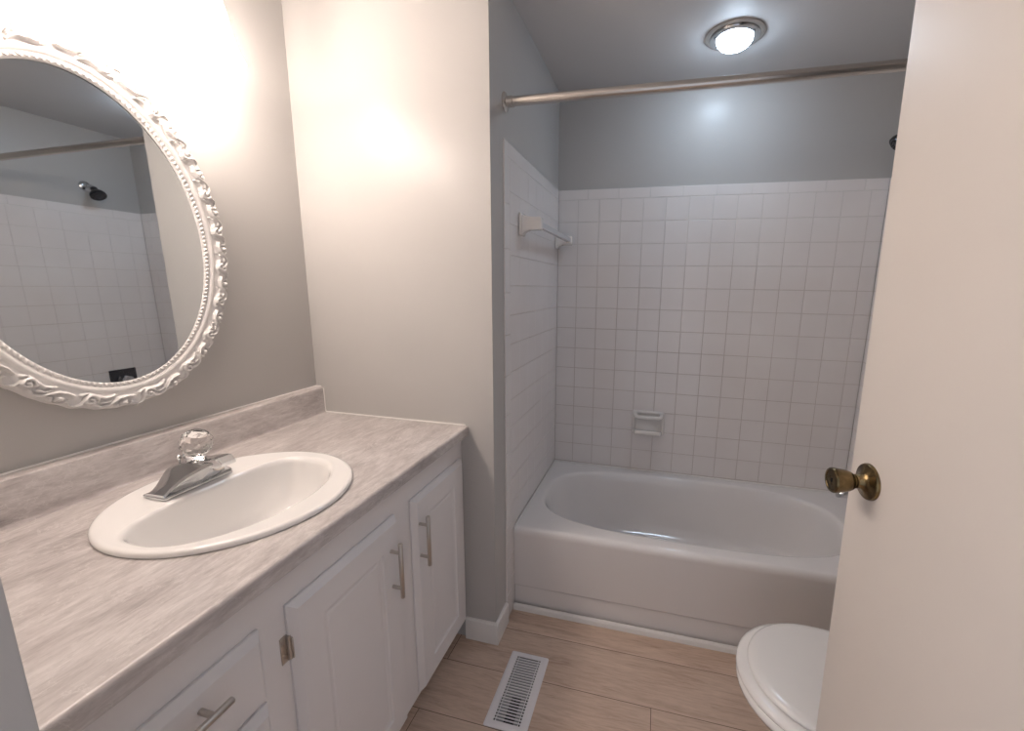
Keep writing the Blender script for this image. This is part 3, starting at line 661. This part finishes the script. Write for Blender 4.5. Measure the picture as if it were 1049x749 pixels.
# ------------------------------------------------------------------ floor register
vr = thing('floor_register', 'white metal floor register with dark slots in the plank floor', 'floor vent', (0.8865, -1.0735, 0))
vx0, vx1, vy0, vy1 = 0.8145, 0.9585, -1.218, -0.9295
b = NB()
def vring(i, z): return [(x, y, z) for x, y in ((vx0+i, vy0+i), (vx1-i, vy0+i), (vx1-i, vy1-i), (vx0+i, vy1-i))]
def vrr(i, z, r=0.007):
    out = []
    for cx, cy, a0 in ((vx1-i-r, vy1-i-r, 0), (vx0+i+r, vy1-i-r, pi/2), (vx0+i+r, vy0+i+r, pi), (vx1-i-r, vy0+i+r, 3*pi/2)):
        for q in range(5): a = a0+q*pi/8; out.append((cx+r*cos(a), cy+r*sin(a), z))
    return out
def vin(z, ix=0.0275, iy=0.019):
    r = 0.0005; out = []
    for cx, cy, a0 in ((vx1-ix, vy1-iy, 0), (vx0+ix, vy1-iy, pi/2), (vx0+ix, vy0+iy, pi), (vx1-ix, vy0+iy, 3*pi/2)):
        for q in range(5): a = a0+q*pi/8; out.append((cx+r*cos(a), cy+r*sin(a), z))
    return out
loft(b, [vrr(0, 0.0003), vrr(0.0005, 0.0025), vrr(0.004, 0.0048), vrr(0.010, 0.0052), vin(0.0052), vin(0.0006)], False, False); obj('frame', b, M_vent, vr, 40)
b = NB(); n = 24; y0, y1 = vy0+0.019, vy1-0.019; pt_ = (y1-y0)/n
for i in range(n+1):
    y = y0+i*pt_; box(b, vx0+0.0270, vx1-0.0270, y-pt_*0.17, y+pt_*0.17, 0.0026, 0.0050)
for x in (vx0+0.0275+0.0068, vx1-0.0275-0.0068): box(b, x-0.0012, x+0.0012, y0, y1, 0.0015, 0.0030)
obj('grille', b, M_vent, vr, 0)
b = NB(); box(b, vx0+0.030, vx1-0.030, vy0+0.118, vy1-0.022, 0.0006, 0.0012)
box(b, vx0+0.030, vx0+0.060, vy0+0.022, vy0+0.112, 0.0006, 0.0011); box(b, vx1-0.050, vx1-0.037, vy0+0.022, vy0+0.112, 0.0006, 0.0011)
obj('damper', b, mat('damper_metal', (0.30, 0.30, 0.31), 0.4, 0.3), vr, 0)
b = NB(); box(b, vx0+0.0272, vx1-0.0272, vy0+0.0192, vy1-0.0192, 0.00025, 0.0005); obj('duct_shade_sheet', b, M_dark, vr, 0)  # thin black sheet stands in for the shade inside the duct

# ------------------------------------------------------------------ open door on the right
KP = Vector((1.6625, -1.4345, 1.045))                 # centre of the rose on the door face
nn = Vector((-sin(rad(82.8)), -cos(rad(82.8)), 0))    # face normal
dd = Vector((-nn.y, nn.x, 0))                         # along the door
if dd.y > 0: dd = -dd                                 # towards the hinge
LEAN = rad(0.85)
door = NB(); BS, DW, DT = 0.0555, 0.70, 0.034
box(door, -BS, DW-BS, -DT, 0.0, 0.012-KP.z, 2.02-KP.z, 0.0018, 2)
for v in door.verts: pass
R3 = Matrix((dd, nn, Vector((0, 0, 1)))).transposed()
Rl = Matrix.Rotation(LEAN, 3, dd)
def make_door():
    me_o = obj('door_1', door, M_door, None, 30); me_o['kind'] = 'structure'
    Mx = (Rl @ R3).to_4x4(); Mx.translation = KP; me_o.matrix_world = Mx
    return me_o
dr_ = make_door()
b = NB(); lathe(b, [(0.0325, 0.0), (0.0325, 0.0025), (0.031, 0.0055), (0.026, 0.0075), (0.020, 0.0095), (0.0145, 0.0135), (0.0115, 0.019), (0.0105, 0.022)], (0, 0, 0), (0, 1, 0), 40)
rose = obj('door_knob', b, M_brass, dr_, 40, local=True, label='antique brass tulip knob')
b = NB(); lathe(b, [(0.0105, 0.0205), (0.0125, 0.0215), (0.0125, 0.0235), (0.0105, 0.0245), (0.0108, 0.0265), (0.0160, 0.030), (0.0185, 0.036), (0.0205, 0.046), (0.0222, 0.058), (0.0225, 0.0610), (0.0208, 0.0635), (0.0175, 0.0640), (0.0165, 0.0628), (0.0080, 0.0630), (0.0075, 0.0622), (0.001, 0.0622)], (0, 0, 0), (0, 1, 0), 40)
obj('knob_grip', b, M_brass, rose, 40, local=True)
b = NB(); box(b, -0.0008, 0.0008, 0.0615, 0.0634, -0.0035, 0.0035); obj('lock_slot', b, M_black, rose, 0, local=True)
# same knob on the other face
b = NB(); lathe(b, [(0.0325, 0.0), (0.0325, 0.0025), (0.026, 0.0075), (0.0145, 0.0135), (0.0105, 0.022), (0.0108, 0.0265), (0.0185, 0.036), (0.0222, 0.058), (0.0225, 0.061), (0.0175, 0.064), (0.001, 0.0622)], (0, -DT, 0), (0, -1, 0), 40)
obj('door_knob', b, M_brass, dr_, 40, local=True)
for z in (0.25, 1.0, 1.80):
    b = NB(); lathe(b, [(0.006, -0.042), (0.006, 0.042)], (DW-BS+0.004, 0.004, z-KP.z), (0, 0, 1), 14); obj('hinge', b, M_brass, dr_, 40, local=True)
